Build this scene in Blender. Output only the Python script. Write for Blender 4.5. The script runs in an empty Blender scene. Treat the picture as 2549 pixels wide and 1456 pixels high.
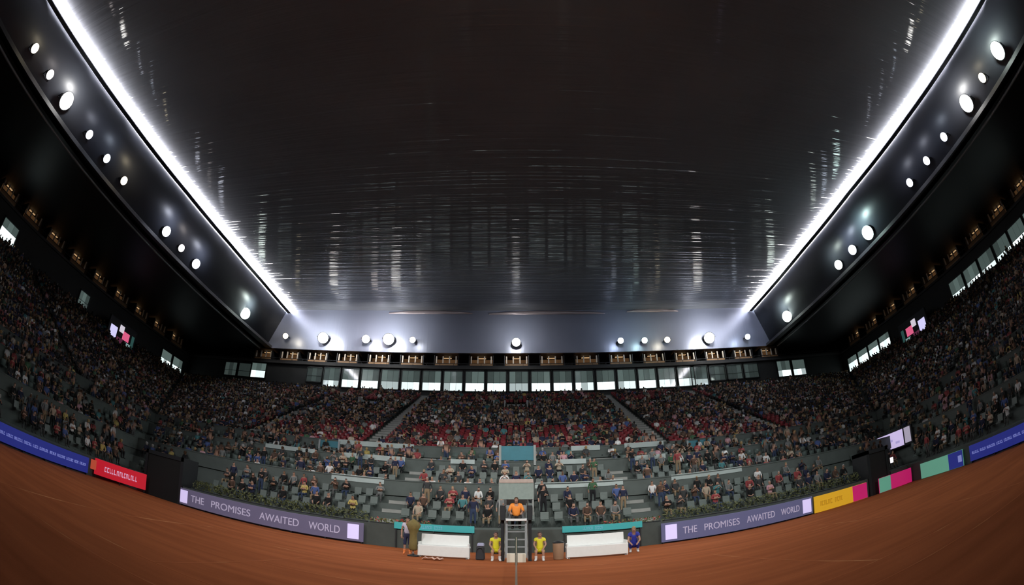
import bpy, bmesh, math, random
import numpy as np
from mathutils import Vector, Matrix
from math import sin, cos, pi, radians, sqrt, atan2

C = bpy.context.scene.collection
SC = bpy.context.scene

# ------------------------------------------------------------------ camera, world, exposure
W, H = 2549, 1456
F_PX = 1180.0
cam = bpy.data.cameras.new('camera')
cam.type = 'PANO'
cam.panorama_type = 'FISHEYE_EQUISOLID'
cam.sensor_width = 36
cam.fisheye_lens = 36 * F_PX / W
cam.fisheye_fov = pi
cam.clip_end = 500
camo = bpy.data.objects.new('camera', cam)
C.objects.link(camo)
CAMZ = 1.8
camo.location = (0, 0, CAMZ)
camo.rotation_euler = (pi / 2 + radians(27.5), 0, radians(.5))
SC.camera = camo

w = bpy.data.worlds.new('night_sky')
SC.world = w
w.use_nodes = True
w.node_tree.nodes['Background'].inputs[0].default_value = (.004, .005, .008, 1)
w.node_tree.nodes['Background'].inputs[1].default_value = 1.0

vs = SC.view_settings
vs.view_transform = 'Standard'
vs.look = 'None'
vs.gamma = 1
vs.use_curve_mapping = False
vs.exposure = 0.0

POOL_W = 13200.0      # aimed beam of a medium floodlight
STRIP = 115.0           # radiance of the cove lights
SPILL = .26

# ------------------------------------------------------------------ helpers
MATS = {}


def M(name, col, rough=.6, spec=.5, metal=0., noise=.12, nscale=8., emit=None, estr=0., bump=0., bscale=40., coat=0.):
    """A procedural material: base colour broken up by a noise texture."""
    if name in MATS:
        return MATS[name]
    m = bpy.data.materials.new(name)
    m.use_nodes = True
    nt = m.node_tree
    b = nt.nodes['Principled BSDF']
    b.inputs['Roughness'].default_value = rough
    b.inputs['Metallic'].default_value = metal
    b.inputs['Specular IOR Level'].default_value = spec
    b.inputs['Coat Weight'].default_value = coat
    if noise > 0:
        tc = nt.nodes.new('ShaderNodeTexCoord')
        n = nt.nodes.new('ShaderNodeTexNoise')
        n.inputs['Scale'].default_value = nscale
        n.inputs['Detail'].default_value = 3
        r = nt.nodes.new('ShaderNodeMixRGB')
        r.inputs[1].default_value = tuple(min(1, c * (1 - noise)) for c in col[:3]) + (1,)
        r.inputs[2].default_value = tuple(min(1, c * (1 + noise)) for c in col[:3]) + (1,)
        nt.links.new(tc.outputs['Object'], n.inputs['Vector'])
        nt.links.new(n.outputs[0], r.inputs[0])
        nt.links.new(r.outputs[0], b.inputs['Base Color'])
        if bump > 0:
            bn = nt.nodes.new('ShaderNodeBump')
            bn.inputs['Strength'].default_value = bump
            n2 = nt.nodes.new('ShaderNodeTexNoise')
            n2.inputs['Scale'].default_value = bscale
            nt.links.new(tc.outputs['Object'], n2.inputs['Vector'])
            nt.links.new(n2.outputs[0], bn.inputs['Height'])
            nt.links.new(bn.outputs[0], b.inputs['Normal'])
    else:
        b.inputs['Base Color'].default_value = (*col[:3], 1)
    if emit is not None:
        b.inputs['Emission Color'].default_value = (*emit[:3], 1)
        b.inputs['Emission Strength'].default_value = estr
    MATS[name] = m
    return m


class MB:
    """Collects boxes, tubes, prisms and lathes; build() links them as one mesh object."""

    def __init__(s):
        s.v = []
        s.f = []
        s.mi = []
        s.cur = 0

    def add(s, vs_, fs_):
        o = len(s.v)
        s.v += [tuple(x) for x in vs_]
        s.f += [tuple(i + o for i in f) for f in fs_]
        s.mi += [s.cur] * len(fs_)
        return s

    def box(s, c, d, rz=0., rx=0., taper=1.):
        m = Matrix.Rotation(rz, 3, 'Z') @ Matrix.Rotation(rx, 3, 'X')
        P = []
        for z in (-1, 1):
            k = 1 if z < 0 else taper
            for x, y in ((-1, -1), (1, -1), (1, 1), (-1, 1)):
                P.append(Vector(c) + m @ Vector((x * d[0] / 2 * k, y * d[1] / 2 * k, z * d[2] / 2)))
        return s.add(P, [(0, 3, 2, 1), (4, 5, 6, 7), (0, 1, 5, 4), (1, 2, 6, 5), (2, 3, 7, 6), (3, 0, 4, 7)])

    def span(s, x0, x1, y0, y1, z0, z1):
        return s.box(((x0 + x1) / 2, (y0 + y1) / 2, (z0 + z1) / 2), (abs(x1 - x0), abs(y1 - y0), abs(z1 - z0)))

    def tube(s, a, b, r, r2=None, n=8, cap=True):
        a, b = Vector(a), Vector(b)
        r2 = r if r2 is None else r2
        d = (b - a).normalized()
        u = d.orthogonal().normalized()
        t = d.cross(u)
        P = [a + (u * cos(2 * pi * i / n) + t * sin(2 * pi * i / n)) * r for i in range(n)]
        P += [b + (u * cos(2 * pi * i / n) + t * sin(2 * pi * i / n)) * r2 for i in range(n)]
        fs = [(i, (i + 1) % n, n + (i + 1) % n, n + i) for i in range(n)]
        if cap:
            fs += [tuple(range(n - 1, -1, -1)), tuple(range(n, 2 * n))]
        return s.add(P, fs)

    def lathe(s, prof, n=20, org=(0, 0, 0), axis=None):
        """prof: (radius, height) pairs, turned about Z (or about axis)."""
        q = Vector((0, 0, 1)).rotation_difference(Vector(axis)).to_matrix() if axis is not None else Matrix.Identity(3)
        P, fs = [], []
        for r, z in prof:
            for i in range(n):
                P.append(Vector(org) + q @ Vector((r * cos(2 * pi * i / n), r * sin(2 * pi * i / n), z)))
        for k in range(len(prof) - 1):
            for i in range(n):
                j = (i + 1) % n
                fs.append((k * n + i, k * n + j, (k + 1) * n + j, (k + 1) * n + i))
        fs.append(tuple(range(n - 1, -1, -1)))
        fs.append(tuple(range((len(prof) - 1) * n, len(prof) * n)))
        return s.add(P, fs)

    def mesh(s, name):
        me = bpy.data.meshes.new(name)
        me.from_pydata(s.v, [], s.f)
        me.polygons.foreach_set('material_index', s.mi)
        me.update()
        return me

    def build(s, name, mat, parent=None, bevel=0., smooth=False, loc=None, rz=None):
        me = s.mesh(name)
        for m in (mat if isinstance(mat, (list, tuple)) else [mat]):
            me.materials.append(m)
        if smooth:
            me.polygons.foreach_set('use_smooth', [True] * len(me.polygons))
        o = bpy.data.objects.new(name, me)
        C.objects.link(o)
        if parent is not None:
            o.parent = parent
        if bevel:
            b = o.modifiers.new('edge', 'BEVEL')
            b.width = bevel
            b.segments = 2
        if loc is not None:
            o.location = loc
        if rz is not None:
            o.rotation_euler.z = rz
        return o


def tag(o, label=None, cat=None, group=None, kind=None):
    if label:
        o['label'] = label
    if cat:
        o['category'] = cat
    if group:
        o['group'] = group
    if kind:
        o['kind'] = kind
    return o


def thing(name, label, cat, loc=(0, 0, 0), rz=0., group=None):
    o = bpy.data.objects.new(name, None)
    C.objects.link(o)
    o.empty_display_size = .3
    o.location = loc
    o.rotation_euler.z = rz
    return tag(o, label, cat, group)


def struct(o, label=None, cat=None):
    return tag(o, label, cat, None, 'structure')


def text_mesh(body, width, height, depth=.012):
    """Lettering as a mesh standing in the XZ plane, centred, scaled to width x height."""
    cu = bpy.data.curves.new('lettering', 'FONT')
    cu.body = body
    cu.align_x = 'CENTER'
    cu.align_y = 'CENTER'
    cu.extrude = depth
    to = bpy.data.objects.new('lettering_tmp', cu)
    C.objects.link(to)
    dg = bpy.context.evaluated_depsgraph_get()
    me = bpy.data.meshes.new_from_object(to.evaluated_get(dg))
    bpy.data.objects.remove(to)
    n = len(me.vertices)
    co = np.zeros(n * 3, 'f')
    me.vertices.foreach_get('co', co)
    co = co.reshape(-1, 3)
    lo, hi = co.min(0), co.max(0)
    x = (co[:, 0] - (lo[0] + hi[0]) / 2) * width / (hi[0] - lo[0])
    z = (co[:, 1] - (lo[1] + hi[1]) / 2) * height / (hi[1] - lo[1])
    y = -co[:, 2]
    me.vertices.foreach_set('co', np.stack([x, y, z], 1).astype('f').ravel())
    me.update()
    return me


def px_of(p):
    """Pixel of a world point through the camera above (for choosing what is in view)."""
    d = (Vector(p) - camo.location).normalized()
    R = camo.rotation_euler.to_matrix()
    v = R.transposed() @ d
    th = math.acos(max(-1, min(1, -v.z)))
    r = 2 * F_PX * sin(th / 2)
    h = max(1e-9, sqrt(v.x ** 2 + v.y ** 2))
    return W / 2 + r * v.x / h, H / 2 - r * v.y / h


ORD = ('zeroth first second third fourth fifth sixth seventh eighth ninth tenth eleventh twelfth thirteenth fourteenth fifteenth '
       'sixteenth seventeenth eighteenth nineteenth twentieth').split()
TENS = {2: 'twenty', 3: 'thirty', 4: 'forty', 5: 'fifty', 6: 'sixty', 7: 'seventy'}
TENTH = {2: 'twentieth', 3: 'thirtieth', 4: 'fortieth', 5: 'fiftieth', 6: 'sixtieth', 7: 'seventieth'}


def nth(n):
    if n <= 20:
        return ORD[n]
    return TENTH[n // 10] if n % 10 == 0 else TENS[n // 10] + '-' + ORD[n % 10]


RED_SIDE, YEL_SIDE = 'red board', 'yellow board'      # the two ends of the court as one can find them


# ------------------------------------------------------------------ materials of the big surfaces
def clay_material():
    m = bpy.data.materials.new('red_clay')
    m.use_nodes = True
    nt = m.node_tree
    b = nt.nodes['Principled BSDF']
    b.inputs['Roughness'].default_value = .9
    b.inputs['Specular IOR Level'].default_value = .04
    tc = nt.nodes.new('ShaderNodeTexCoord')
    mp = nt.nodes.new('ShaderNodeMapping')
    mp.inputs['Scale'].default_value = (.16, 1.3, 1)       # brushing marks run along the court
    n1 = nt.nodes.new('ShaderNodeTexNoise')
    n1.inputs['Scale'].default_value = 1.1
    n1.inputs['Detail'].default_value = 6
    n2 = nt.nodes.new('ShaderNodeTexNoise')
    n2.inputs['Scale'].default_value = 30
    n2.inputs['Detail'].default_value = 4
    ra = nt.nodes.new('ShaderNodeValToRGB')
    ra.color_ramp.elements[0].position = .3
    ra.color_ramp.elements[0].color = (.27, .076, .026, 1)
    ra.color_ramp.elements[1].position = .72
    ra.color_ramp.elements[1].color = (.40, .120, .043, 1)
    mx = nt.nodes.new('ShaderNodeMixRGB')
    mx.blend_type = 'MULTIPLY'
    mx.inputs[0].default_value = .25
    L = nt.links.new
    L(tc.outputs['Object'], mp.inputs['Vector'])
    L(mp.outputs[0], n1.inputs['Vector'])
    L(tc.outputs['Object'], n2.inputs['Vector'])
    L(n1.outputs[0], ra.inputs[0])
    L(ra.outputs[0], mx.inputs[1])
    L(n2.outputs[0], mx.inputs[2])
    L(mx.outputs[0], b.inputs['Base Color'])
    bp = nt.nodes.new('ShaderNodeBump')
    bp.inputs['Strength'].default_value = .15
    L(n2.outputs[0], bp.inputs['Height'])
    L(bp.outputs[0], b.inputs['Normal'])
    return m


def line_material():
    """Court line half swept over with clay."""
    m = bpy.data.materials.new('dusty_line')
    m.use_nodes = True
    nt = m.node_tree
    b = nt.nodes['Principled BSDF']
    b.inputs['Roughness'].default_value = .9
    b.inputs['Specular IOR Level'].default_value = .1
    tc = nt.nodes.new('ShaderNodeTexCoord')
    n = nt.nodes.new('ShaderNodeTexNoise')
    n.inputs['Scale'].default_value = .55
    n.inputs['Detail'].default_value = 5
    ra = nt.nodes.new('ShaderNodeValToRGB')
    ra.color_ramp.elements[0].position = .52
    ra.color_ramp.elements[0].color = (.34, .10, .036, 1)
    ra.color_ramp.elements[1].position = .70
    ra.color_ramp.elements[1].color = (.50, .23, .11, 1)
    L = nt.links.new
    L(tc.outputs['Object'], n.inputs['Vector'])
    L(n.outputs[0], ra.inputs[0])
    L(ra.outputs[0], b.inputs['Base Color'])
    return m


def sheet_material(name, col, rough, ribs_axis, rib_scale, rib_strength, metal=.0, spec=.6, dist=.05):
    """Dark glossy sheeting with fine parallel ribs across one axis."""
    m = bpy.data.materials.new(name)
    m.use_nodes = True
    nt = m.node_tree
    b = nt.nodes['Principled BSDF']
    b.inputs['Roughness'].default_value = rough
    b.inputs['Metallic'].default_value = metal
    b.inputs['Specular IOR Level'].default_value = spec
    L = nt.links.new
    tc = nt.nodes.new('ShaderNodeTexCoord')
    n0 = nt.nodes.new('ShaderNodeTexNoise')
    n0.inputs['Scale'].default_value = .12
    ra = nt.nodes.new('ShaderNodeMixRGB')
    ra.inputs[1].default_value = tuple(c * .8 for c in col) + (1,)
    ra.inputs[2].default_value = tuple(c * 1.2 for c in col) + (1,)
    L(tc.outputs['Object'], n0.inputs['Vector'])
    L(n0.outputs[0], ra.inputs[0])
    L(ra.outputs[0], b.inputs['Base Color'])
    mp = nt.nodes.new('ShaderNodeMapping')
    sc_ = [.03, .03, .03]
    sc_[ribs_axis] = rib_scale
    mp.inputs['Scale'].default_value = sc_
    n = nt.nodes.new('ShaderNodeTexNoise')
    n.inputs['Scale'].default_value = 1.0
    n.inputs['Detail'].default_value = 2.5
    L(tc.outputs['Object'], mp.inputs['Vector'])
    L(mp.outputs[0], n.inputs['Vector'])
    bp = nt.nodes.new('ShaderNodeBump')
    bp.inputs['Strength'].default_value = rib_strength
    bp.inputs['Distance'].default_value = dist
    L(n.outputs[0], bp.inputs['Height'])
    L(bp.outputs[0], b.inputs['Normal'])
    return m


m_clay = clay_material()
m_line = line_material()
m_roof = sheet_material('dark_roof_sheet', (.21, .225, .25), .055, 1, 2.2, 1.0, spec=.4, dist=.115)
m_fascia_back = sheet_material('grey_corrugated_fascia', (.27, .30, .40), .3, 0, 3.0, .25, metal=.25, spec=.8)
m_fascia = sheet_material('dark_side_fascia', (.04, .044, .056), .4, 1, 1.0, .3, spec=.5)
m_soffit = M('black_soffit', (.03, .03, .033), .5, noise=.2, nscale=.4)
m_conc = M('stand_concrete', (.08, .096, .09), .85, noise=.25, nscale=1.3)
m_conc_l = M('pale_concrete', (.30, .32, .31), .8, noise=.15, nscale=2)
m_black = M('black_void', (.004, .004, .004), .9, noise=0)
m_dark = M('dark_grey_metal', (.03, .032, .035), .5, metal=.6)
m_steel = M('grey_painted_steel', (.25, .27, .28), .45, metal=.2)
m_white = M('white_paint', (.72, .73, .72), .55, noise=.05)
m_wallgreen = M('dark_green_court_wall', (.045, .055, .05), .7, noise=.25, nscale=3)
m_hedge = M('hedge_leaf', (.085, .095, .025), .6, noise=.5, nscale=9)
m_teal = M('teal_vinyl', (.03, .30, .31), .5, noise=.15, nscale=2)

# ------------------------------------------------------------------ the shell: floor, roof, fascias, soffits
mb = MB()
mb.span(-32, 32, -25, 29, -.3, 0)
floor = struct(mb.build('floor', m_clay), 'red brown clay court floor with brushed streaks')
mb = MB()
for y in (16.40, 15.03, 6.80, 5.43):
    mb.span(-11.89, 11.89, y - .025, y + .025, 0, .004)
for x in (-6.4, 6.4):
    mb.span(x - .025, x + .025, 6.8, 15.03, 0, .004)
for x in (-11.89, 11.89):
    mb.span(x - .05, x + .05, 5.43, 16.4, 0, .004)
for s_ in (-1, 1):
    mb.span(s_ * .2, s_ * 6.4, 10.9, 10.95, 0, .004)
struct(mb.build('court_line', m_line, floor))

ROOF_Z = 32.35
SL = [(-24, -41.3), (2.7, -39.98), (11.8, -39.03), (19.9, -38.35), (32.7, -37.6), (44, -37.25), (54, -37.2), (64.5, -37.5)]
SR = [(-24, 42.4), (2.8, 41.15), (11.3, 40.4), (19.8, 39.7), (33, 38.9), (45.4, 38.8), (54, 39.0), (64.5, 39.2)]
mb = MB()
mb.span(-46, 46, -26, 64.9, ROOF_Z, ROOF_Z + .5)
struct(mb.build('ceiling', m_roof), 'dark glossy closed roof sheeting reflecting the lights')


def fascia(name, top, sgn, xlow):
    mb = MB()
    n = len(top)
    P = []
    for y, x in top:
        P.append((x + sgn * .12, y, ROOF_Z))
    for i, (y, x) in enumerate(top):
        P.append((xlow(y), y, 25.5))
    for y, x in top:
        P.append((x + sgn * 1.2, y, ROOF_Z))
    for i, (y, x) in enumerate(top):
        P.append((xlow(y) + sgn * .8, y, 25.5))
    fs = []
    for i in range(n - 1):
        fs += [(i, i + 1, n + i + 1, n + i), (2 * n + i, 3 * n + i, 3 * n + i + 1, 2 * n + i + 1), (n + i, n + i + 1, 3 * n + i + 1, 3 * n + i)]
    mb.add(P, fs)
    return struct(mb.build(name, m_fascia, smooth=True))


XL = lambda y: -39.15 - .016 * max(0, y)
XR = lambda y: 40.5 + .014 * max(0, y)
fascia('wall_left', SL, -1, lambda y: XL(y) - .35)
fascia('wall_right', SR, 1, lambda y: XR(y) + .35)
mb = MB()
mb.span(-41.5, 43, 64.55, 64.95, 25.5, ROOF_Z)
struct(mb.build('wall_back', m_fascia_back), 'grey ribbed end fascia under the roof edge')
mb = MB()
mb.span(-62, -39.4, -26, 72, 25.5, 25.9)
struct(mb.build('ceiling_left', m_soffit))
mb = MB()
mb.span(40.7, 62, -26, 72, 25.5, 25.9)
struct(mb.build('ceiling_right', m_soffit))
mb = MB()
mb.span(-39.4, 40.7, 64.95, 72, 25.5, 25.9)
struct(mb.build('ceiling_back', m_soffit))
# thin pipes that run under the side fascias
for nm, xx in (('trim_1', lambda y: XL(y) - 1.2), ('trim_2', lambda y: XR(y) + 1.2)):
    mb = MB()
    mb.tube((xx(-20), -20, 25.2), (xx(64), 64, 25.2), .12)
    struct(mb.build(nm, m_steel))

# ------------------------------------------------------------------ light strips along the roof edges
def light_strip(top, sgn, label):
    """A cove trough under the roof edge; only its upper face gives light, up on to the roof."""
    t = thing('light_strip', label, 'light strip', (top[3][1], top[3][0], ROOF_Z - .05), group=None)
    off = Vector(t.location)
    tr, di = MB(), MB()
    lo_, hi_ = ((-.64, -.70), (-.02, -.70), (-.02, -.63), (-.64, -.63)), ((-.62, -.62), (-.03, -.62))
    for (y0, x0), (y1, x1) in zip(top[:-1], top[1:]):
        P = []
        for y, x in ((y0, x0), (y1, x1)):
            for a, z in lo_:
                P.append(Vector((x + sgn * a, y, ROOF_Z + z)) - off)
        tr.add(P, [(0, 1, 2, 3), (4, 7, 6, 5), (0, 4, 5, 1), (1, 5, 6, 2), (2, 6, 7, 3), (3, 7, 4, 0)])
        P = []
        for y, x in ((y0, x0), (y1, x1)):
            for a, z in hi_:
                P.append(Vector((x + sgn * a, y, ROOF_Z + z)) - off)
        di.add(P, [(0, 1, 3, 2)])
    tr.build('trough', m_dark, t)
    di.build('diffuser', M('strip_light_white', (.8, .8, .8), .5, noise=0, emit=(1, .95, .97), estr=STRIP), t)
    return t


light_strip(SL, -1, 'long white light strip along the roof edge above the ' + RED_SIDE)
light_strip(SR, 1, 'long white light strip along the roof edge above the ' + YEL_SIDE)

# ------------------------------------------------------------------ floodlights
LCOL = {'w': (1, .98, .95), 'y': (1, .86, .60), 'p': (1, .90, .88), 'b': (.72, .82, 1), 'c': (.72, 1, .95), 'l': (.80, .84, 1), 't': (.86, 1, .92)}
LNAME = {'w': 'white', 'y': 'warm yellow', 'p': 'pinkish white', 'b': 'bluish white', 'c': 'cyan tinted', 'l': 'cool lilac white', 't': 'greenish white'}
LSIZE = {'s': (.46, 'small'), 'm': (.62, 'medium'), 'l': (.85, 'large')}


def floodlight(pos, out, size, col, where, power=1.0, aim=None):
    """A round floodlight on an arm fixed to the fascia; out = direction away from the fascia."""
    pos = Vector(pos)
    r, sname = LSIZE[size]
    t = thing('floodlight', f'{sname} round {LNAME[col]} floodlight, {where}', 'floodlight', pos, group='floodlights round the roof edge')
    tgt = Vector((0, 28, 3.0)) if aim is None else Vector(aim)
    d = (tgt - pos).normalized()
    # the lamp face looks into the arena, tipped half way towards the court
    fdir = (Vector(out) * .25 + d).normalized()
    hs = MB().lathe([(r * .45, -.62), (r * .7, -.5), (r * .98, -.16), (r * 1.08, 0), (r * 1.08, .08), (r * 1.0, .08)], 20, axis=fdir).build('housing', m_dark, t)
    key = 'lamp_' + col + size
    mm = M(key, (.8, .8, .8), .4, noise=0, emit=LCOL[col], estr={'s': 5., 'm': 9., 'l': 16.}[size])
    MB().lathe([(r * 1.0, .03), (r * .97, .11), (r * .7, .17), (r * .3, .2), (.01, .205)], 20, axis=fdir).build('lens', mm, hs, smooth=True)
    br = MB()
    side = fdir.cross(Vector((0, 0, 1))).normalized()
    back = -Vector(out) * 1.05
    for k in (-1, 1):
        br.tube(side * k * r * 1.12 - fdir * .1, side * k * r * 1.12 + back, .05, n=6)
    br.tube(side * -r * 1.12 + back, side * r * 1.12 + back, .05, n=6)
    br.build('bracket', m_dark, t)
    ld = bpy.data.lights.new('beam', 'SPOT')
    ld.energy = POOL_W * power * (1.0 if out[1] == 1 else .32 if out[0] else .2) * {'s': .55, 'm': 1., 'l': 1.8}[size]
    ld.color = tuple(.5 + .5 * c for c in LCOL[col])
    ld.spot_size = radians(43)
    ld.spot_blend = 1.
    ld.shadow_soft_size = r
    lo = bpy.data.objects.new('beam', ld)
    C.objects.link(lo)
    lo.parent = t
    lo.location = fdir * .3
    lo.rotation_euler = (tgt - pos - lo.location).to_track_quat('-Z', 'Y').to_euler()
    # stray light thrown back on the fascia that carries the lamp
    pd = bpy.data.lights.new('spill', 'SPOT')
    pd.spot_size = radians(165)
    pd.spot_blend = 1.
    pd.energy = {'s': 500, 'm': 1500, 'l': 4200}[size] * SPILL * (2.0 if out[1] > -.5 and out[1] < 0 or out[1] == -1 else 1.0)
    pd.color = LCOL[col]
    pd.shadow_soft_size = .4
    po = bpy.data.objects.new('spill', pd)
    C.objects.link(po)
    po.parent = t
    po.location = Vector(out) * (3.4 if out[1] else 1.9) + Vector((0, 0, .8))
    po.rotation_euler = (-Vector(out)).to_track_quat('-Z', 'Y').to_euler()
    return t


left_l = [(5.41, 's', 'y'), (8.74, 's', 'p'), (12.21, 'l', 'w'), (16.91, 's', 'l'), (20.49, 's', 'b'), (24.05, 's', 'y'),
          (33.38, 'm', 'l'), (36.94, 's', 'p'), (40.62, 'm', 'l'), (54.89, 'l', 't')]
right_l = [(5.72, 'l', 't'), (9.22, 's', 'y'), (12.67, 'l', 'w'), (17.45, 's', 'b'), (21.1, 's', 'l'), (24.7, 's', 'l'),
           (34.15, 'l', 'c'), (37.86, 'm', 'b'), (41.42, 'm', 't'), (56.69, 'l', 't')]
back_l = [(-36.56, 27.3, 's', 'y'), (-29.68, 27.17, 'l', 'w'), (-22.48, 27.15, 'm', 'p'), (-18.88, 27.2, 'l', 'w'), (-15.18, 27.15, 's', 'w'),
          (.05, 26.85, 'm', 'w'), (15.4, 26.89, 's', 'b'), (19.09, 26.85, 's', 'c'), (22.7, 26.85, 's', 'y'), (29.79, 26.92, 'l', 'w'), (36.79, 26.85, 's', 'b')]
for i, (y, s, c) in enumerate(left_l):
    floodlight((XL(y) + .55, y, 27.1), (1, 0, 0), s, c, f'{nth(i + 1)} along the roof edge above the {RED_SIDE}')
for i, (y, s, c) in enumerate(right_l):
    floodlight((XR(y) - .55, y, 27.1), (-1, 0, 0), s, c, f'{nth(i + 1)} along the roof edge above the {YEL_SIDE}')
for i, (x, z, s, c) in enumerate(back_l):
    floodlight((x, 63.6, z), (0, -1, 0), s, c, f'{nth(i + 1)} along the end fascia from the {RED_SIDE} end', aim=(0, 33, 2))

# ------------------------------------------------------------------ stands
Y0, X0, XK = 24.33, 26.4, .785            # first row of the end stand and of the side stands
xs_of = lambda yb: X0 + (yb - Y0) * XK
ROWS = []                                  # (front yb, depth, floor z)
z = 1.24
for i in range(3):
    ROWS.append((Y0 + i * 1.406, 1.406, z)); z += .55
for i in range(4):
    ROWS.append((28.55 + i * 1.2375, 1.2375, 2.98 + i * .55))
for i in range(3):
    ROWS.append((33.5 + i * 1.233, 1.233, 5.0 + i * .54))
NUP = 31
for i in range(NUP):
    ROWS.append((37.2 + i * .842, .842, 6.62 + i * .384))
YEND = 37.2 + NUP * .842
ZEND = ROWS[-1][2]
YN = -13.0
prof = [(Y0 - .5, 0.0), (Y0 - .5, .88), (Y0, .88)]
for yb, d, zz in ROWS:
    prof += [(yb, zz), (yb + d, zz)]
prof += [(YEND + 1.2, ZEND), (YEND + 1.2, 19.0)]
mb = MB()
P = []
for yb, zz in prof:
    xs = xs_of(yb)
    P += [(-xs, YN, zz), (-xs, yb, zz), (xs, yb, zz), (xs, YN, zz)]
fs = []
for k in range(len(prof) - 1):
    for j in range(3):
        fs.append((k * 4 + j, k * 4 + j + 1, k * 4 + 5 + j, k * 4 + 4 + j))
mb.add(P, fs)
struct(mb.build('stand_terrace', m_conc), 'stepped concrete terraces of the stands')

# parapets of the tiers: dark base with paler lengths in the end stand
tr_n = 3
for yb, top, bot in ((28.55, 3.95, 2.9), (33.5, 5.95, 4.9), (37.2, 7.5, 6.5)):
    mb = MB()
    xs = xs_of(yb)
    mb.span(-xs, xs, yb - .12, yb - .02, bot, top - .12)
    for s_ in (-1, 1):
        mb.span(s_ * xs, s_ * (xs - .1), YN, yb, bot, top - .12)
    mb.span(-xs, xs, yb - .15, yb, top - .12, top - .05)
    for s_ in (-1, 1):
        mb.span(s_ * xs, s_ * (xs - .14), YN, yb, top - .12, top - .05)
    struct(mb.build(f'trim_{tr_n}', m_conc)); tr_n += 1
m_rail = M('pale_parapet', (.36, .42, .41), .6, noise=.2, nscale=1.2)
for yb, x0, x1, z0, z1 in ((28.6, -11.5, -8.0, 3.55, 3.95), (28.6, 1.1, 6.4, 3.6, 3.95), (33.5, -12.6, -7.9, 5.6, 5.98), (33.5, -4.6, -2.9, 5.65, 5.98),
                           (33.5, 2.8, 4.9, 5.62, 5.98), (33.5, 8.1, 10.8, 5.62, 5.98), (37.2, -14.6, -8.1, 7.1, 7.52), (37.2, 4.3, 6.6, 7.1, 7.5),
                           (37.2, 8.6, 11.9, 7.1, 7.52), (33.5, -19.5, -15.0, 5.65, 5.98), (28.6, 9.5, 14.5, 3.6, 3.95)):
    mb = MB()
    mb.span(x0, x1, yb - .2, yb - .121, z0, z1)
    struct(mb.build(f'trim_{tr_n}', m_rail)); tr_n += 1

# stairways: pale steps on the terraces
AISLES = [(-24.7, 37.2, YEND), (24.7, 33.5, YEND), (-12.4, 37.2, YEND), (12.4, 37.2, YEND), (-6.7, Y0, 37.2), (6.7, Y0, 37.2)]
for i, (x, a, b) in enumerate(AISLES):
    mb = MB()
    for yb, d, zz in ROWS:
        if a - .01 <= yb < b:
            mb.span(x - .6, x + .6, yb - .02, yb + d, zz, zz + .05)
            mb.span(x - .6, x + .6, yb + .0, yb + d * .5, zz + .05, zz + .2)
    struct(mb.build('stairway', M('stair_concrete', (.26, .265, .25), .8, noise=.2, nscale=2)))
SIDE_AISLES = [14.0, 26.0, 38.0]

# vomitories in the upper rows
for i, (x, ww) in enumerate(((-17.4, 3.0), (0, 2.4), (17.0, 3.0))):
    mb = MB()
    mb.span(x - ww / 2, x + ww / 2, 54.8, 57.4, 13.7, 15.4)
    for s_ in (-1, 1):
        mb.span(x + s_ * ww / 2, x + s_ * (ww / 2 + .18), 53.6, 57.4, 13.4, 15.6)
    struct(mb.build('stairwell_block', M('vomitory_grey', (.30, .32, .32), .8, noise=.25, nscale=1.1)))

# ------------------------------------------------------------------ court walls and boards
mb = MB()
mb.span(-19.6, 21.3, 23.38, 23.58, 0, 1.18)
mb.span(-25.5, -23.1, 23.38, 23.58, 0, 1.18)
mb.span(23.6, 25.5, 23.38, 23.58, 0, 1.18)
struct(mb.build('wall_court_end', m_wallgreen))
for nm, s_ in (('wall_court_side', -1), ('wall_court_side_far', 1)):
    mb = MB()
    mb.span(s_ * 25.48, s_ * 25.68, YN, 23.58, 0, 1.18)
    struct(mb.build(nm, m_wallgreen))
mb = MB()
mb.span(-25.6, 25.6, 23.58, 24.4, .9, 1.0)
for s_ in (-1, 1):
    mb.span(s_ * 25.6, s_ * 26.5, YN, 24.4, .9, 1.0)
struct(mb.build('ledge', m_conc))

# doorways in the corners of the bowl
def doorway(name, x0, x1, z0, z1, dep):
    mb = MB()
    t_ = .25
    mb.span(x0 - t_, x0, 23.3, 23.3 + dep, z0, z1 + t_)
    mb.span(x1, x1 + t_, 23.3, 23.3 + dep, z0, z1 + t_)
    mb.span(x0 - t_, x1 + t_, 23.3, 23.3 + dep, z1, z1 + t_)
    o = struct(mb.build(name, m_dark))
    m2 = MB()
    m2.span(x0, x1, 23.36, 23.42, z0, z1)  # flat black sheet stands in for the darkness inside the tunnel
    struct(m2.build('tunnel_dark', m_black, o))
    return o


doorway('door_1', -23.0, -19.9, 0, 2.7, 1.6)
doorway('door_2', 21.6, 23.2, 0, 2.7, 1.6)

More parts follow.
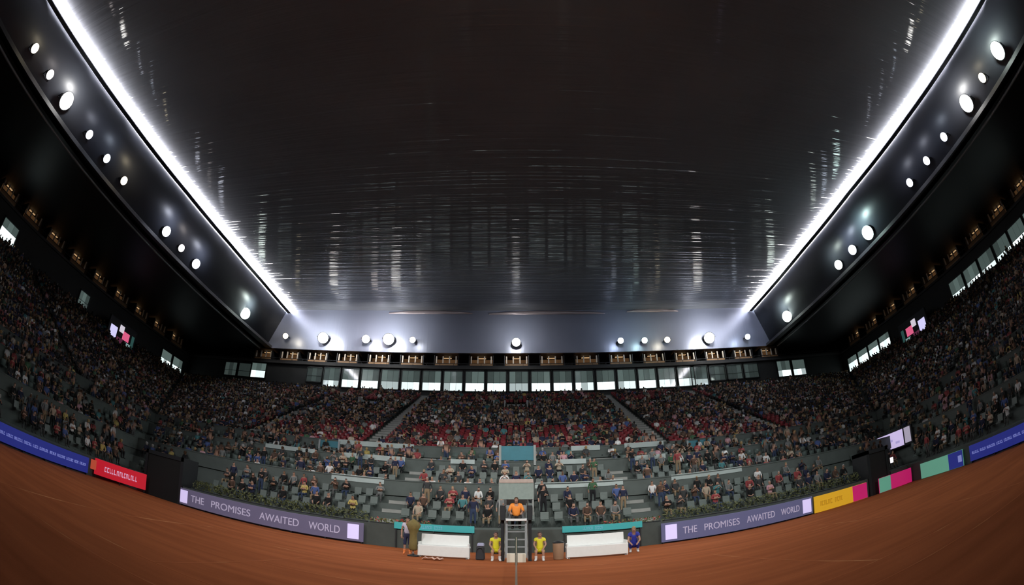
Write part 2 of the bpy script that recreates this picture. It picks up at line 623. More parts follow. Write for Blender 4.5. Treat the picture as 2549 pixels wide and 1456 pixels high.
# hedges on top of the court wall
def hedge(x0, x1, label, seed, axis='x', at=23.75, red=False, h=.62):
    rnd = random.Random(seed)
    t = thing('hedge', label, 'hedge', ((x0 + x1) / 2 if axis == 'x' else at, at if axis == 'x' else (x0 + x1) / 2, 1.0))
    L_ = abs(x1 - x0)
    mb = MB()
    if axis == 'x':
        mb.box((0, 0, .12), (L_, .34, .24))
    else:
        mb.box((0, 0, .12), (.34, L_, .24))
    mb.build('planter', m_dark, t)
    fo = MB()
    n = int(L_ * 85)
    for i in range(n):
        a = rnd.uniform(-L_ / 2, L_ / 2)
        b = rnd.uniform(-.19, .19)
        zz = .2 + h * rnd.random() ** .7 * (1 - abs(b))
        c = Vector((a, b, zz)) if axis == 'x' else Vector((b, a, zz))
        u = Vector((rnd.gauss(0, 1), rnd.gauss(0, 1), rnd.gauss(0, 1))).normalized()
        v_ = u.orthogonal().normalized()
        s_ = rnd.uniform(.05, .1)
        k = v_.cross(u) * .02
        fo.cur = 1 if (red and rnd.random() < .22 and zz > .3) else 0
        fo.add([c - u * s_, c + v_ * s_ * .5 + k, c + u * s_, c - v_ * s_ * .5 + k], [(0, 1, 2), (0, 2, 3)])
    f = fo.build('foliage', [m_hedge, M('red_petal', (.42, .03, .03), .6, noise=.3)], t)
    f['kind'] = 'stuff'
    return t


hedge(-18.9, -7.5, f'low olive green hedge on the court wall above the lilac board by the {RED_SIDE}', 1)
hedge(7.4, 20.8, 'low olive green hedge on the court wall behind the violet blue board', 2)
hedge(-7.3, -4.2, f'short hedge with red flowers above the teal board on the {RED_SIDE} side', 3, red=True, h=.3)
hedge(4.2, 7.2, f'short hedge with red flowers above the teal board on the {YEL_SIDE} side', 4, red=True, h=.3)


def board(name, label, cat, p0, p1, z0, z1, mat, text=None, tcol=None, th=.42, logos=(), lcol=None, span=(.12, .88), extra=None, thick=.07, dashes=False):
    """An advertising board standing from p0 to p1 (as seen from the court, left end first)."""
    a, b = Vector((*p0, 0)), Vector((*p1, 0))
    L_ = (b - a).length
    d = (b - a).normalized()
    t = thing(name, label, cat, ((a.x + b.x) / 2, (a.y + b.y) / 2, 0), atan2(d.y, d.x))
    h = z1 - z0
    pan = MB().box((0, 0, (z0 + z1) / 2), (L_, thick, h)).build('panel', mat, t, bevel=.01)
    nf = max(2, int(L_ / 1.8))
    for i in range(nf + 1):
        x = -L_ / 2 + .1 + (L_ - .2) * i / nf
        MB().box((x, .06, (z0 + .08) / 2), (.06, .16, z0 + .08)).build('foot', m_dark, t)
    if text and text.startswith('~'):
        # lettering too small to read in the photograph: a row of letter-sized marks, word lengths as seen
        rg = random.Random(len(text) * 7 + int(L_ * 10))
        mk = MB()
        wd_ = (span[1] - span[0]) * L_
        hh = h * th
        x = -L_ / 2 + span[0] * L_
        end = x + wd_
        for ln in text[1:].split(' '):
            for _ in range(int(ln)):
                cw = hh * rg.uniform(.36, .6)
                if x + cw > end:
                    break
                k = rg.choice((0, 1, 2))
                zc = (z0 + z1) / 2
                mk.box((x + cw * .12, -thick / 2 - .01, zc), (cw * .24, .02, hh))
                if k != 1:
                    mk.box((x + cw * .45, -thick / 2 - .01, zc + hh * .38), (cw * .7, .02, hh * .22))
                if k != 2:
                    mk.box((x + cw * .45, -thick / 2 - .01, zc - hh * .38), (cw * .7, .02, hh * .22))
                if k == 2:
                    mk.box((x + cw * .72, -thick / 2 - .01, zc), (cw * .2, .02, hh * .9))
                x += cw * 1.12
            x += hh * .6
        mk.build('lettering', tcol, pan)
    elif text:
        words_ = text.split(' ')
        tot = sum(len(x) for x in words_) + 1.2 * (len(words_) - 1)
        wid = (span[1] - span[0]) * L_
        x = -L_ / 2 + span[0] * L_
        bm_ = []
        for wd in words_:
            ww = wid * len(wd) / tot
            me = text_mesh(wd, ww * .94, h * th)
            me.materials.append(tcol)
            o = bpy.data.objects.new('lettering', me)
            C.objects.link(o)
            o.parent = pan
            o.location = (x + ww / 2, -thick / 2 - .012, (z0 + z1) / 2)
            x += ww + wid * 1.2 / tot
    for u in logos:
        MB().box((-L_ / 2 + u * L_, -thick / 2 - .01, (z0 + z1) / 2), (h * .62, .025, h * .78)).build('logo_square', lcol, pan, bevel=.02)
    return t


# boards are lit from within (LED boards): moderate emission
def led(name, col, s):
    return M('board_' + name, tuple(c * .5 for c in col), .5, noise=.12, nscale=1.5, emit=col, estr=s)


m_lil = led('lilac', (.145, .125, .215), .42)
m_lilR = led('violet_blue', (.125, .125, .25), .45)
m_lt = led('lilac_text', (.50, .44, .60), .5)
m_lsq = led('lilac_square', (.62, .54, .85), .85)
m_blue = led('royal_blue', (.018, .03, .30), .45)
m_bt = led('blue_text', (.28, .32, .75), .5)
m_red = led('red', (.62, .012, .03), .6)
m_orange = led('orange_red', (.66, .10, .05), .5)
m_rt = led('pink_white', (.72, .42, .62), .7)
m_yel = led('golden_yellow', (.64, .34, .015), .7)
m_pink = led('magenta', (.52, .012, .13), .7)
m_mint = led('mint', (.13, .38, .27), .6)

board('advertising_board', 'long lilac board with pale lettering between the dark corner doorway and the white bench', 'advertising board',
      (-19.6, 23.2), (-7.5, 23.2), .1, 1.1, m_lil, 'THE PROMISES AWAITED WORLD', m_lt, .40, (.028, .955), m_lsq, (.075, .90))
board('advertising_board', 'long violet blue board with pale lettering ending at the yellow board', 'advertising board',
      (7.1, 23.2), (16.4, 23.2), .08, 1.08, m_lilR, 'THE PROMISES AWAITED WORLD', m_lt, .36, (.055, .955), m_lsq, (.12, .90))
t = board('advertising_board', 'golden yellow board with a magenta end panel', 'advertising board', (16.55, 23.2), (20.95, 23.2), .02, 1.0, m_yel,
          '~6 4', led('amber', (.50, .25, .01), .6), .3, (), None, (.1, .62))
MB().box((1.56, -.05, .51), (1.28, .03, .96)).build('end_panel', m_pink, t)['label'] = 'magenta end panel'
t = board('advertising_board', 'mint green and magenta board between the yellow board and the court corner', 'advertising board', (22.0, 23.05), (25.3, 22.9), .02, .98, m_pink)
MB().box((-1.1, -.05, .5), (1.1, .03, .94)).build('end_panel', m_mint, t)['label'] = 'mint green end panel'
t = board('advertising_board', 'mint green board with a royal blue end, round the corner from the magenta board', 'advertising board', (25.3, 21.9), (25.3, 17.9), .02, 1.02, m_mint)
MB().box((1.35, -.05, .52), (1.28, .03, .98)).build('end_panel', m_blue, t)['label'] = 'royal blue end panel'
MB().box((1.75, -.075, .52), (.32, .03, .4)).build('logo_square', m_bt, t)
t = board('advertising_board', 'long royal blue board on the side wall beyond the mint green board', 'advertising board', (25.3, 17.3), (25.3, -4), .12, 1.05, m_blue,
          '~'+' '.join(['7 5 9 6 8']*12), m_bt, .17, (), None, (.01, .99))
t = board('advertising_board', 'long royal blue board on the side wall ending at the red board', 'advertising board', (-25.3, -4), (-25.3, 19.7), .12, 1.1, m_blue,
          '~'+' '.join(['7 5 9 6 8']*14), m_bt, .17, (), None, (.01, .99))
t = board('advertising_board', 'bright red board with pinkish white lettering set across the court corner', 'advertising board', (-25.3, 20.3), (-22.75, 23.1), .22, 1.25, m_red,
          '~14', m_rt, .32, (), None, (.2, .99))
MB().box((-1.98, -.02, .78), (.42, .05, .62)).build('end_panel', m_orange, t)['label'] = 'orange end panel'
board('advertising_board', f'teal board on the court wall behind the white bench near the {RED_SIDE}', 'advertising board',
      (-5.95, 23.3), (-2.0, 23.3), 1.0, 1.34, led('teal', (.04, .34, .35), .5), '~6 5', led('teal_text', (.16, .42, .52), .5), .5, (), None, (.35, .9))
board('advertising_board', f'teal board on the court wall behind the white bench near the {YEL_SIDE}', 'advertising board',
      (2.2, 23.3), (6.15, 23.3), 1.0, 1.32, MATS['board_teal'], '~6 5', MATS['board_teal_text'], .5, (), None, (.25, .8))

# teal sign over the middle stairs of the stand, smaller teal signs to both sides
for x0, x1, yb, z0, z1, lab in ((-1.12, 1.3, 33.35, 5.95, 7.0, 'broad teal sign on two posts in the stand straight above the umpire chair'),
                                (-16.3, -14.5, 37.0, 6.75, 7.3, f'small teal sign on the parapet of the end stand on the {RED_SIDE} side'),
                                (14.0, 16.1, 37.0, 6.6, 7.3, f'small teal sign on the parapet of the end stand on the {YEL_SIDE} side')):
    t = thing('stand_sign', lab, 'sign', ((x0 + x1) / 2, yb, z0 - .3))
    MB().box((0, 0, .3 + (z1 - z0) / 2), (x1 - x0, .08, z1 - z0)).build('panel', M('sign_teal', (.02, .16, .21), .5, noise=.3, nscale=1.2), t, bevel=.01)
    for s_ in (-1, 1):
        MB().box((s_ * (x1 - x0) / 2, 0, (z1 - z0 + .3) / 2), (.16, .16, z1 - z0 + .4)).build('post', m_conc_l if x0 == -1.12 else m_steel, t)

# lilac scoreboard by the corner doorway
t = thing('scoreboard', 'lilac lit scoreboard hanging above the dark doorway beyond the yellow board', 'scoreboard', (29.2, 28.05, 1.72), -pi / 2)
MB().box((0, .1, 1.7), (4.5, .22, 1.5)).build('case', m_dark, t, bevel=.02)
scr = MB().box((-.45, -.03, 1.7), (3.3, .06, 1.28)).build('screen', led('screen_lilac', (.62, .52, .82), .85), t)
MB().box((1.75, -.03, 1.75), (.7, .06, 1.2)).build('screen', led('screen_grey', (.40, .36, .46), .8), t)
for s_ in (-1, 1):
    MB().box((s_ * 1.9, .12, .45), (.12, .12, 1.0)).build('post', m_dark, t)
for i in range(3):
    MB().box((-1.2 + i * .85, -.07, 1.45 + .25 * (i % 2)), (.5, .02, .18)).build('figure_block', led('screen_text', (.42, .36, .66), .8), scr)
t = thing('exit_lamp', 'small square white lamp beside the corner doorway under the lilac scoreboard', 'lamp', (23.62, 23.22, 1.7))
MB().box((0, 0, .2), (.36, .1, .44)).build('case', m_dark, t)
MB().box((0, -.06, .2), (.3, .04, .36)).build('diffuser', M('lamp_plain', (.8, .8, .8), .4, noise=0, emit=(1, .97, 1), estr=1.2), t)

# ------------------------------------------------------------------ concourse windows and balcony suites
m_frame = M('window_frame_dark', (.03, .034, .034), .4, metal=.5)
rw = random.Random(12)


def win_mat(i, bright):
    col = (.80, .95, .95) if bright else (.30, .42, .39)
    return M(f'lit_pane_{"b" if bright else "d"}{i}', (.05, .06, .06), .06, spec=.9, noise=.3, nscale=1.5, emit=col,
             estr=[.5, 1.1, 1.7, 2.3][i] if bright else [.06, .12, .2, .3][i])


wn = [0]


def window(c, rz, wd, h, lv, dv, split=.42):
    wn[0] += 1
    mb = MB()
    f = .14
    mb.box((-wd / 2 + f / 2, 0, h / 2), (f, .3, h))
    mb.box((wd / 2 - f / 2, 0, h / 2), (f, .3, h))
    mb.box((0, 0, f / 2), (wd, .3, f))
    mb.box((0, 0, h - f / 2), (wd, .3, f))
    mb.box((0, 0, h * split), (wd, .14, .05))
    o = struct(mb.build(f'window_{wn[0]}', m_frame, loc=c, rz=rz))
    n = 3
    for k in range(n):
        x0 = -wd / 2 + f + (wd - 2 * f) * k / n
        x1 = -wd / 2 + f + (wd - 2 * f) * (k + 1) / n - .04
        if lv is not None:
            j = max(0, min(3, lv + rw.choice((-1, 0, 0, 1))))
            MB().box(((x0 + x1) / 2, .02, (f + h * split) / 2), (x1 - x0, .05, h * split - f)).build('lower_pane', win_mat(j, True), o)
        j = max(0, min(3, dv + rw.choice((-1, 0, 0, 1))))
        z0 = h * split if lv is not None else f
        MB().box(((x0 + x1) / 2, .02, (z0 + h - f) / 2 + .02), (x1 - x0, .05, h - f - z0 - .04)).build('upper_pane', win_mat(j, False), o)
    return o


WZ = 19.0
mb = MB()
for yy, zz0, zz1 in ((64.62, 18.6, 25.5),):
    mb.span(-57.4, 57.4, 64.75, 65.0, 18.6, 23.2)
mb.span(-57.5, -57.3, -12, 65, 18.6, 23.2)
mb.span(57.3, 57.5, -12, 65, 18.6, 23.2)
mb.span(-61, 61, 69.5, 69.8, 23.1, 25.5)
mb.span(-61.2, -61, -12, 70, 23.1, 25.5)
mb.span(61, 61.2, -12, 70, 23.1, 25.5)
struct(mb.build('wall_concourse', M('concourse_wall', (.016, .018, .018), .7, noise=.3, nscale=.5)))
mb = MB()
mb.span(-61, 61, 64.3, 69.5, 22.95, 23.25)
for s_ in (-1, 1):
    mb.span(s_ * 61, s_ * 57.0, -12, 69.5, 22.95, 23.25)
struct(mb.build('balcony_slab', M('slab_dark', (.03, .03, .03), .7, noise=.2)))
x = -26.0
lvls = [1, 2, 0, 2, 2, 1, 3, 3, 0, 3, 3, 1, 2, 1, 2, 1, 1]
k = 0
while x < 26:
    wd = 2.9
    window((x + wd / 2, 64.6, 19.6), 0, wd, 3.2, lvls[k % len(lvls)], 2, .42)
    x += wd + .22
    k += 1
for x in (27.6, -27.7):  # windows added so the light strips' reflection carries on across their glass
    window((x, 64.6, 19.6), 0, 2.9, 3.2, 0, 1, .35)
for x in (-47, -44, -30.7):
    window((x, 64.6, 20.2), 0, 2.8, 2.5, None, 0)
window((-41.2, 64.6, 20.2), 0, 3.2, 2.7, 2, 3, .5)
for x in (30.7, 33.8, 36.9):
    window((x, 64.6, 20.2), 0, 2.9, 2.5, None, 0)
for x in (43.4, 46.6):
    window((x, 64.6, 19.9), 0, 3.0, 2.9, 1, 2)
for y in (61.8, 58.7, 55.6, 52.5):
    window((57.2, y, WZ), -pi / 2, 3.0, 2.6, 2, 3, .6)
for y in (34.5, 31.2, 27.9, 24.6, 21.3, 18.0):
    window((57.2, y, WZ), -pi / 2, 3.1, 2.6, 1 if y > 22 else 2, 2, .3)
for y in (61.5, 58.2):
    window((-57.2, y, WZ), pi / 2, 3.1, 2.5, 1, 3, .4)
window((-57.2, 20.5, WZ), pi / 2, 3.2, 2.7, 3, 2, .55)
window((-57.2, 37.0, WZ), pi / 2, 2.4, 2.3, None, 2)
window((-57.2, 13.6, WZ), pi / 2, 3.0, 2.3, None, 1)

m_tan = M('warm_tan_counter', (.34, .20, .10), .6, noise=.25, nscale=3)
m_warmpanel = M('warm_lit_panel', (.25, .14, .07), .7, noise=.4, nscale=1.2, emit=(.50, .25, .10), estr=.10)  # faint emission stands in for warm lamp light on the panel
m_suite_post = M('pale_suite_post', (.75, .68, .58), .6, noise=.1, emit=(.6, .5, .4), estr=.0)


def make_suite():
    t = thing('balcony_suite', 'suite', 'balcony suite')
    MB().box((0, .9, .06), (3.6, 2.2, .12)).build('floor_slab', m_dark, t)
    MB().box((0, -.15, .42), (3.2, .12, .66)).build('counter', m_tan, t, bevel=.02)
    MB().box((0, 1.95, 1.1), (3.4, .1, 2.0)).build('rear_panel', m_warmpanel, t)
    for j in range(4):
        MB().box((-1.45 + j * .97, 0, 1.0), (.17, .17, 1.9)).build('post', m_suite_post, t)
    for s_ in (-1, 1):
        MB().box((s_ * 1.75, .9, 1.05), (.1, 2.2, 2.0)).build('side_panel', m_dark, t)
    lamp = MB().box((0, 1.2, 2.05), (1.2, .3, .08)).build('ceiling_lamp', M('suite_lamp', (.8, .7, .5), .5, noise=0, emit=(1, .62, .3), estr=.45), t)
    return t


def copy_thing(root, loc, rz, label, group=None):
    r = root.copy()
    C.objects.link(r)
    r.location = loc
    r.rotation_euler = (0, 0, rz)
    r['label'] = label
    if group:
        r['group'] = group
    for ch in root.children:
        c = ch.copy()
        C.objects.link(c)
        c.parent = r
        for g in ch.children:
            d = g.copy()
            C.objects.link(d)
            d.parent = c
    return r


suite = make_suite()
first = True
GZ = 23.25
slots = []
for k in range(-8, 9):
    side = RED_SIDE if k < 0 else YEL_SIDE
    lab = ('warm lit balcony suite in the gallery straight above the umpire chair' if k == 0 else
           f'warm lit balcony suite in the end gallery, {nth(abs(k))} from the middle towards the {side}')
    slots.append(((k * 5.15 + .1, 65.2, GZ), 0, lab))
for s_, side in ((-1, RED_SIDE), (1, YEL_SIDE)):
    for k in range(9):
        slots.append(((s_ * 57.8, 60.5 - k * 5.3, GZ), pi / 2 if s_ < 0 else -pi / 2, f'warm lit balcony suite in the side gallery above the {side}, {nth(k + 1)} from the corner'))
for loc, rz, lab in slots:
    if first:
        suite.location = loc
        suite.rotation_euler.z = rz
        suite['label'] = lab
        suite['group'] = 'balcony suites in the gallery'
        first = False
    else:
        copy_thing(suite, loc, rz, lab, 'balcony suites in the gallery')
# glass balustrade along the gallery edge
mb = MB()
mb.span(-57, 57, 64.32, 64.36, 23.25, 23.5)
for k in range(58):
    mb.span(-57 + k * 2, -57 + k * 2 + .05, 64.3, 64.4, 23.2, 23.8)
mb.span(-57, 57, 64.3, 64.38, 23.75, 23.82)
for s_ in (-1, 1):
    mb.span(s_ * 57.0, s_ * 57.08, -12, 64.3, 23.75, 23.82)
struct(mb.build('balustrade', m_dark))

# added pale strips imitate a wavy reflection where roof and end fascia meet
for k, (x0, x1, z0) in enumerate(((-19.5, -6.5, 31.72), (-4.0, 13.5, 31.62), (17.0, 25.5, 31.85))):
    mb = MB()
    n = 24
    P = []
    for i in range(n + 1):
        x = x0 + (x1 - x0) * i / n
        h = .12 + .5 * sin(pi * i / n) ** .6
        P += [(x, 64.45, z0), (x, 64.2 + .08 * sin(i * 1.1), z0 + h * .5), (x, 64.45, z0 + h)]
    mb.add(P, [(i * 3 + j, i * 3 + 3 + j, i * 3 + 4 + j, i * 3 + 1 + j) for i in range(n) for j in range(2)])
    struct(mb.build(f'trim_{tr_n}', M('pinkish_grey_reflection', (.36, .31, .33), .35, metal=.3, noise=.15, nscale=.4), smooth=True)); tr_n += 1

# corner video screens
for s_, side, y0 in ((-1, RED_SIDE, 45.0), (1, YEL_SIDE, 43.9)):
    t = thing('video_screen', f'corner video screen with white, lilac and pink tiles, high above the {side}', 'video screen', (s_ * 55.2, y0, 16.8), s_ * -pi / 2)
    cs = MB().box((0, .25, 1.9), (6.4, .4, 3.6)).build('case', m_dark, t, bevel=.03)
    tiles = [(-2.0, 1.6, 1.5, 1.6, 'screen_white', (.65, .62, .95), 1.0), (-.3, 2.6, 1.0, 1.0, 'screen_paper', (.75, .7, .8), .8), (.9, 1.9, 1.5, 1.2, 'screen_pink', (.75, .12, .25), .9),
             (1.6, .75, 1.1, .8, 'screen_cyan', (.35, .55, .55), .5), (2.5, 1.5, .6, 2.2, 'screen_dark', (.03, .10, .09), .6), (-.3, .8, 1.4, .9, 'screen_deep', (.10, .02, .05), .7)]
    for (x, z_, ww, hh, nm, col, st) in tiles:
        MB().box((x * -s_, .03, z_ + .1), (ww, .06, hh)).build('screen_tile', led(nm, col, st), cs)
    for q in (-1, 1):
        MB().box((q * 2.4, .3, .05), (.2, .2, .5)).build('post', m_dark, t)

# ------------------------------------------------------------------ people
def grow(name, pts, edges, root, sub=0):
    """Skin a skeleton. pts: {name: (x, y, z, r)}; returns a mesh."""
    keys = list(pts)
    me = bpy.data.meshes.new(name)
    me.from_pydata([pts[k][:3] for k in keys], [(keys.index(a), keys.index(b)) for a, b in edges], [])
    o = bpy.data.objects.new(name, me)
    C.objects.link(o)
    md = o.modifiers.new('skin', 'SKIN')
    md.use_smooth_shade = True
    for k, sv in zip(keys, me.skin_vertices[0].data):
        r = pts[k][3]
        sv.radius = r if isinstance(r, tuple) else (r, r)
        sv.use_root = (k == root)
    if sub:
        o.modifiers.new('sub', 'SUBSURF').levels = sub
    dg = bpy.context.evaluated_depsgraph_get()
    dg.update()
    out = bpy.data.meshes.new_from_object(o.evaluated_get(dg))
    out.name = name
    bpy.data.objects.remove(o)
    bpy.data.meshes.remove(me)
    return out


def skeleton(hip, spine_lean, knee, ankle, elbow, wrist, head=(0, -.03, 0), hands=False, s=1.0):
    """Joint table of a figure facing -Y; hip = (y, z); the rest relative, mirrored left/right unless given as pairs."""
    hy, hz = hip
    ln = spine_lean
    P = {}
    P['hip'] = (0, hy, hz, (.165, .13))
    P['waist'] = (0, hy - ln * .33, hz + .22, (.145, .105))
    P['chest'] = (0, hy - ln * .75, hz + .44, (.175, .12))
    P['neck'] = (0, hy - ln, hz + .585, .056)
    nx, ny, nz = 0, hy - ln + head[1], hz + .585
    P['jaw'] = (head[0] * .4, ny - .012, nz + .075, (.068, .08))
    P['skull'] = (head[0], ny - .005, nz + .165, (.082, .1))
    P['crown'] = (head[0], ny + .012, nz + .25, (.06, .075))
    E_ = [('hip', 'waist'), ('waist', 'chest'), ('chest', 'neck'), ('neck', 'jaw'), ('jaw', 'skull'), ('skull', 'crown')]
    if hands:
        P['nose'] = (head[0] * .7, ny - .118, nz + .12, .012)
        E_.append(('jaw', 'nose'))
    two = lambda v, i: v[i] if isinstance(v[0], (tuple, list)) else v
    for i, sx in ((0, -1), (1, 1)):
        q = 'lr'[i]
        k, a, e, w_ = two(knee, i), two(ankle, i), two(elbow, i), two(wrist, i)
        P['thigh' + q] = (sx * .1, hy - .02, hz - .03, .095)
        P['knee' + q] = (sx * k[0], k[1], k[2], .062)
        P['calf' + q] = (sx * (k[0] * .6 + a[0] * .4), (k[1] * .6 + a[1] * .4) + .015, k[2] * .6 + a[2] * .4, .058)
        P['ankle' + q] = (sx * a[0], a[1], a[2], .042)
        P['toe' + q] = (sx * (a[0] + .02), a[1] - .17, a[2] - .045, (.045, .03))
        P['shoulder' + q] = (sx * .185, hy - ln * .85, hz + .51, .062)
        P['elbow' + q] = (sx * e[0], e[1], e[2], .045)
        P['wrist' + q] = (sx * w_[0], w_[1], w_[2], .03)
        E_ += [('hip', 'thigh' + q), ('thigh' + q, 'knee' + q), ('knee' + q, 'calf' + q), ('calf' + q, 'ankle' + q), ('ankle' + q, 'toe' + q),
               ('chest', 'shoulder' + q), ('shoulder' + q, 'elbow' + q), ('elbow' + q, 'wrist' + q)]
        d = (Vector(w_) - Vector(e))
        d = Vector((sx * d.x, d.y, d.z)).normalized()
        wv = Vector((sx * w_[0], w_[1], w_[2]))
        palm = wv + d * .07
        P['palm' + q] = (*palm, (.04, .02) if hands else .036)
        E_.append(('wrist' + q, 'palm' + q))
        if hands:
            side = d.cross(Vector((0, 0, 1)))
            side = side.normalized() if side.length > .1 else Vector((sx, 0, 0))
            up = side.cross(d).normalized()
            for f_, (o_, l_) in enumerate(((-.03, .062), (-.01, .074), (.011, .07), (.031, .054))):
                b = palm + d * .03 + side * o_
                m_ = b + d * l_ * .55 - up * .008
                t_ = m_ + d * l_ * .4 - up * .025
                for nm, pt, r in (('fa', b, .010), ('fb', m_, .009), ('fc', t_, .008)):
                    P[f'{nm}{f_}{q}'] = (*pt, r)
                E_ += [('palm' + q, f'fa{f_}{q}'), (f'fa{f_}{q}', f'fb{f_}{q}'), (f'fb{f_}{q}', f'fc{f_}{q}')]
            tb = wv + d * .03 - side * .035 * sx
            tt = tb + d * .04 - side * .02 * sx - up * .012
            P['ta' + q] = (*tb, .012)
            P['tb' + q] = (*tt, .009)
            E_ += [('wrist' + q, 'ta' + q), ('ta' + q, 'tb' + q)]
    if s != 1.0:
        P = {k: (v[0] * s, v[1] * s, v[2] * s, tuple(x * s for x in v[3]) if isinstance(v[3], tuple) else v[3] * s) for k, v in P.items()}
    return P, E_


REG = {'hip': 'legs', 'waist': 'top', 'chest': 'top', 'neck': 'skin', 'jaw': 'skin', 'skull': 'hair?', 'crown': 'hair', 'nose': 'skin', 'thigh': 'legs', 'knee': 'legs',
       'calf': 'legs', 'ankle': 'shoe', 'toe': 'shoe', 'shoulder': 'top', 'elbow': 'top', 'wrist': 'skin', 'palm': 'skin'}
RIDX = {'skin': 0, 'hair': 1, 'top': 2, 'legs': 3, 'shoe': 4}


def regions(me, P, E_, shorts=False, short_sleeves=False):
    """Which region (skin, hair, top, legs, shoe) each face of a grown figure belongs to."""
    keys = list(P)
    pos = np.array([P[k][:3] for k in keys])
    n = len(me.polygons)
    cen = np.zeros(n * 3, 'f')
    me.polygons.foreach_get('center', cen)
    cen = cen.reshape(-1, 3)
    # nearest bone, sampled along it
    sp, own = [], []
    for a, b in E_:
        A, B = np.array(P[a][:3]), np.array(P[b][:3])
        for t in (.0, .25, .5, .75, 1.):
            sp.append(A + (B - A) * t)
            own.append((a, b, t))
    sp = np.array(sp)
    out = np.zeros(n, int)
    hy = P['skull'][1]
    for i in range(n):
        a, b, t = own[int(((sp - cen[i]) ** 2).sum(1).argmin())]
        k = a if t < .5 else b
        base = k.rstrip('lr') if k not in ('skull', 'shoulder', 'hair') else k
        base = base if base in REG else k[:-1]
        r = REG.get(base, 'skin')
        if base == 'waist' and a == 'hip' and t < .4:
            r = 'legs'
        if r == 'hair?':
            r = 'hair' if cen[i][1] > hy - .01 or cen[i][2] > P['skull'][2] + .025 else 'skin'
        if base == 'jaw' and cen[i][1] > P['jaw'][1] + .045:
            r = 'hair'
        if base == 'crown':
            r = 'hair'
        if shorts and base in ('calf',):
            r = 'skin'
        if shorts and base == 'knee' and b.startswith('calf'):
            r = 'skin'
        if short_sleeves and base == 'elbow':
            r = 'skin'
        out[i] = RIDX[r]
    return out


SKINS = [('skin_light', (.36, .20, .14)), ('skin_tan', (.25, .13, .08)), ('skin_dark', (.12, .06, .035))]
HAIRS = [('hair_black', (.012, .01, .009)), ('hair_brown', (.06, .03, .015)), ('hair_fair', (.30, .20, .09)), ('hair_grey', (.28, .27, .26))]
TOPS = {'navy': (.015, .02, .06), 'black': (.012, .012, .013), 'charcoal': (.04, .042, .045), 'grey': (.16, .17, .17), 'white': (.62, .62, .62), 'red': (.32, .025, .03),
        'blue': (.04, .09, .30), 'beige': (.40, .31, .21), 'yellow': (.50, .36, .04), 'green': (.04, .12, .05), 'teal': (.03, .20, .22), 'pink': (.50, .22, .27), 'brown': (.10, .05, .03)}
TOPW = {'navy': 15, 'black': 19, 'charcoal': 16, 'grey': 11, 'white': 7, 'red': 5, 'blue': 4, 'beige': 5, 'yellow': 1, 'green': 3, 'teal': 3, 'pink': 3, 'brown': 6}
LEGC = {'trousers_black': (.012, .012, .014), 'trousers_denim': (.03, .045, .09), 'trousers_tan': (.22, .16, .1), 'trousers_grey': (.09, .09, .09)}
TOPS = {k: tuple(c * .72 + sum(v) / 3 * .28 for c in v) for k, v in TOPS.items()}
cloth = lambda n, c: M('cloth_' + n, c, .85, spec=.2, noise=.18, nscale=12)
skin_m = lambda i: M(SKINS[i][0], SKINS[i][1], .55, spec=.35, noise=.06)
hair_m = lambda i: M(HAIRS[i][0], HAIRS[i][1], .6, spec=.3, noise=.3, nscale=25)
shoe_m = M('shoe_dark', (.03, .03, .03), .6)

POSES = [
    ('seated', skeleton((.05, .50), .02, (.13, -.38, .50), (.13, -.36, .09), (.25, -.02, .78), (.15, -.25, .62))),
    ('seated', skeleton((.05, .50), .14, (.15, -.38, .50), (.14, -.33, .09), (.24, -.22, .70), (.05, -.36, .62), head=(.02, -.05, 0))),
    ('seated', skeleton((.05, .50), .0, (.12, -.38, .50), (.12, -.38, .09), (.27, .0, .80), ((-.04, -.2, .80), (-.02, -.22, .84)), head=(-.03, -.03, 0))),
    ('clapping', skeleton((.05, .50), .05, (.13, -.38, .50), (.13, -.36, .09), (.27, -.12, .82), (.04, -.32, .98), head=(.02, -.04, 0))),
    ('standing', skeleton((.0, .93), .0, (.11, -.01, .50), (.12, .02, .09), (.27, .03, 1.16), (.25, -.07, .92))),
    ('standing', skeleton((.0, .93), .02, (.11, -.01, .50), (.13, .02, .09), ((.27, .03, 1.16), (.26, -.06, 1.18)), ((.25, -.07, .92), (.10, -.27, 1.26)), head=(.03, -.03, 0))),
]
HI, LO = [], []
for nm, (P_, E_) in POSES:
    me = grow('person_' + nm, P_, E_, 'hip', 1)
    me.polygons.foreach_set('material_index', regions(me, P_, E_).tolist())
    me.polygons.foreach_set('use_smooth', [True] * len(me.polygons))
    for k in range(5):
        me.materials.append(m_dark)
    HI.append(me)
    ml = grow('person_small', P_, E_, 'hip', 0)
    rg = regions(ml, P_, E_)
    n = len(ml.vertices)
    co = np.zeros(n * 3, 'f')
    ml.vertices.foreach_get('co', co)
    vr = np.zeros(n, int)
    fl = []
    for p, r in zip(ml.polygons, rg):
        fl.append(list(p.vertices))
        for v in p.vertices:
            vr[v] = r
    LO.append((co.reshape(-1, 3), fl, vr))
    bpy.data.meshes.remove(ml)


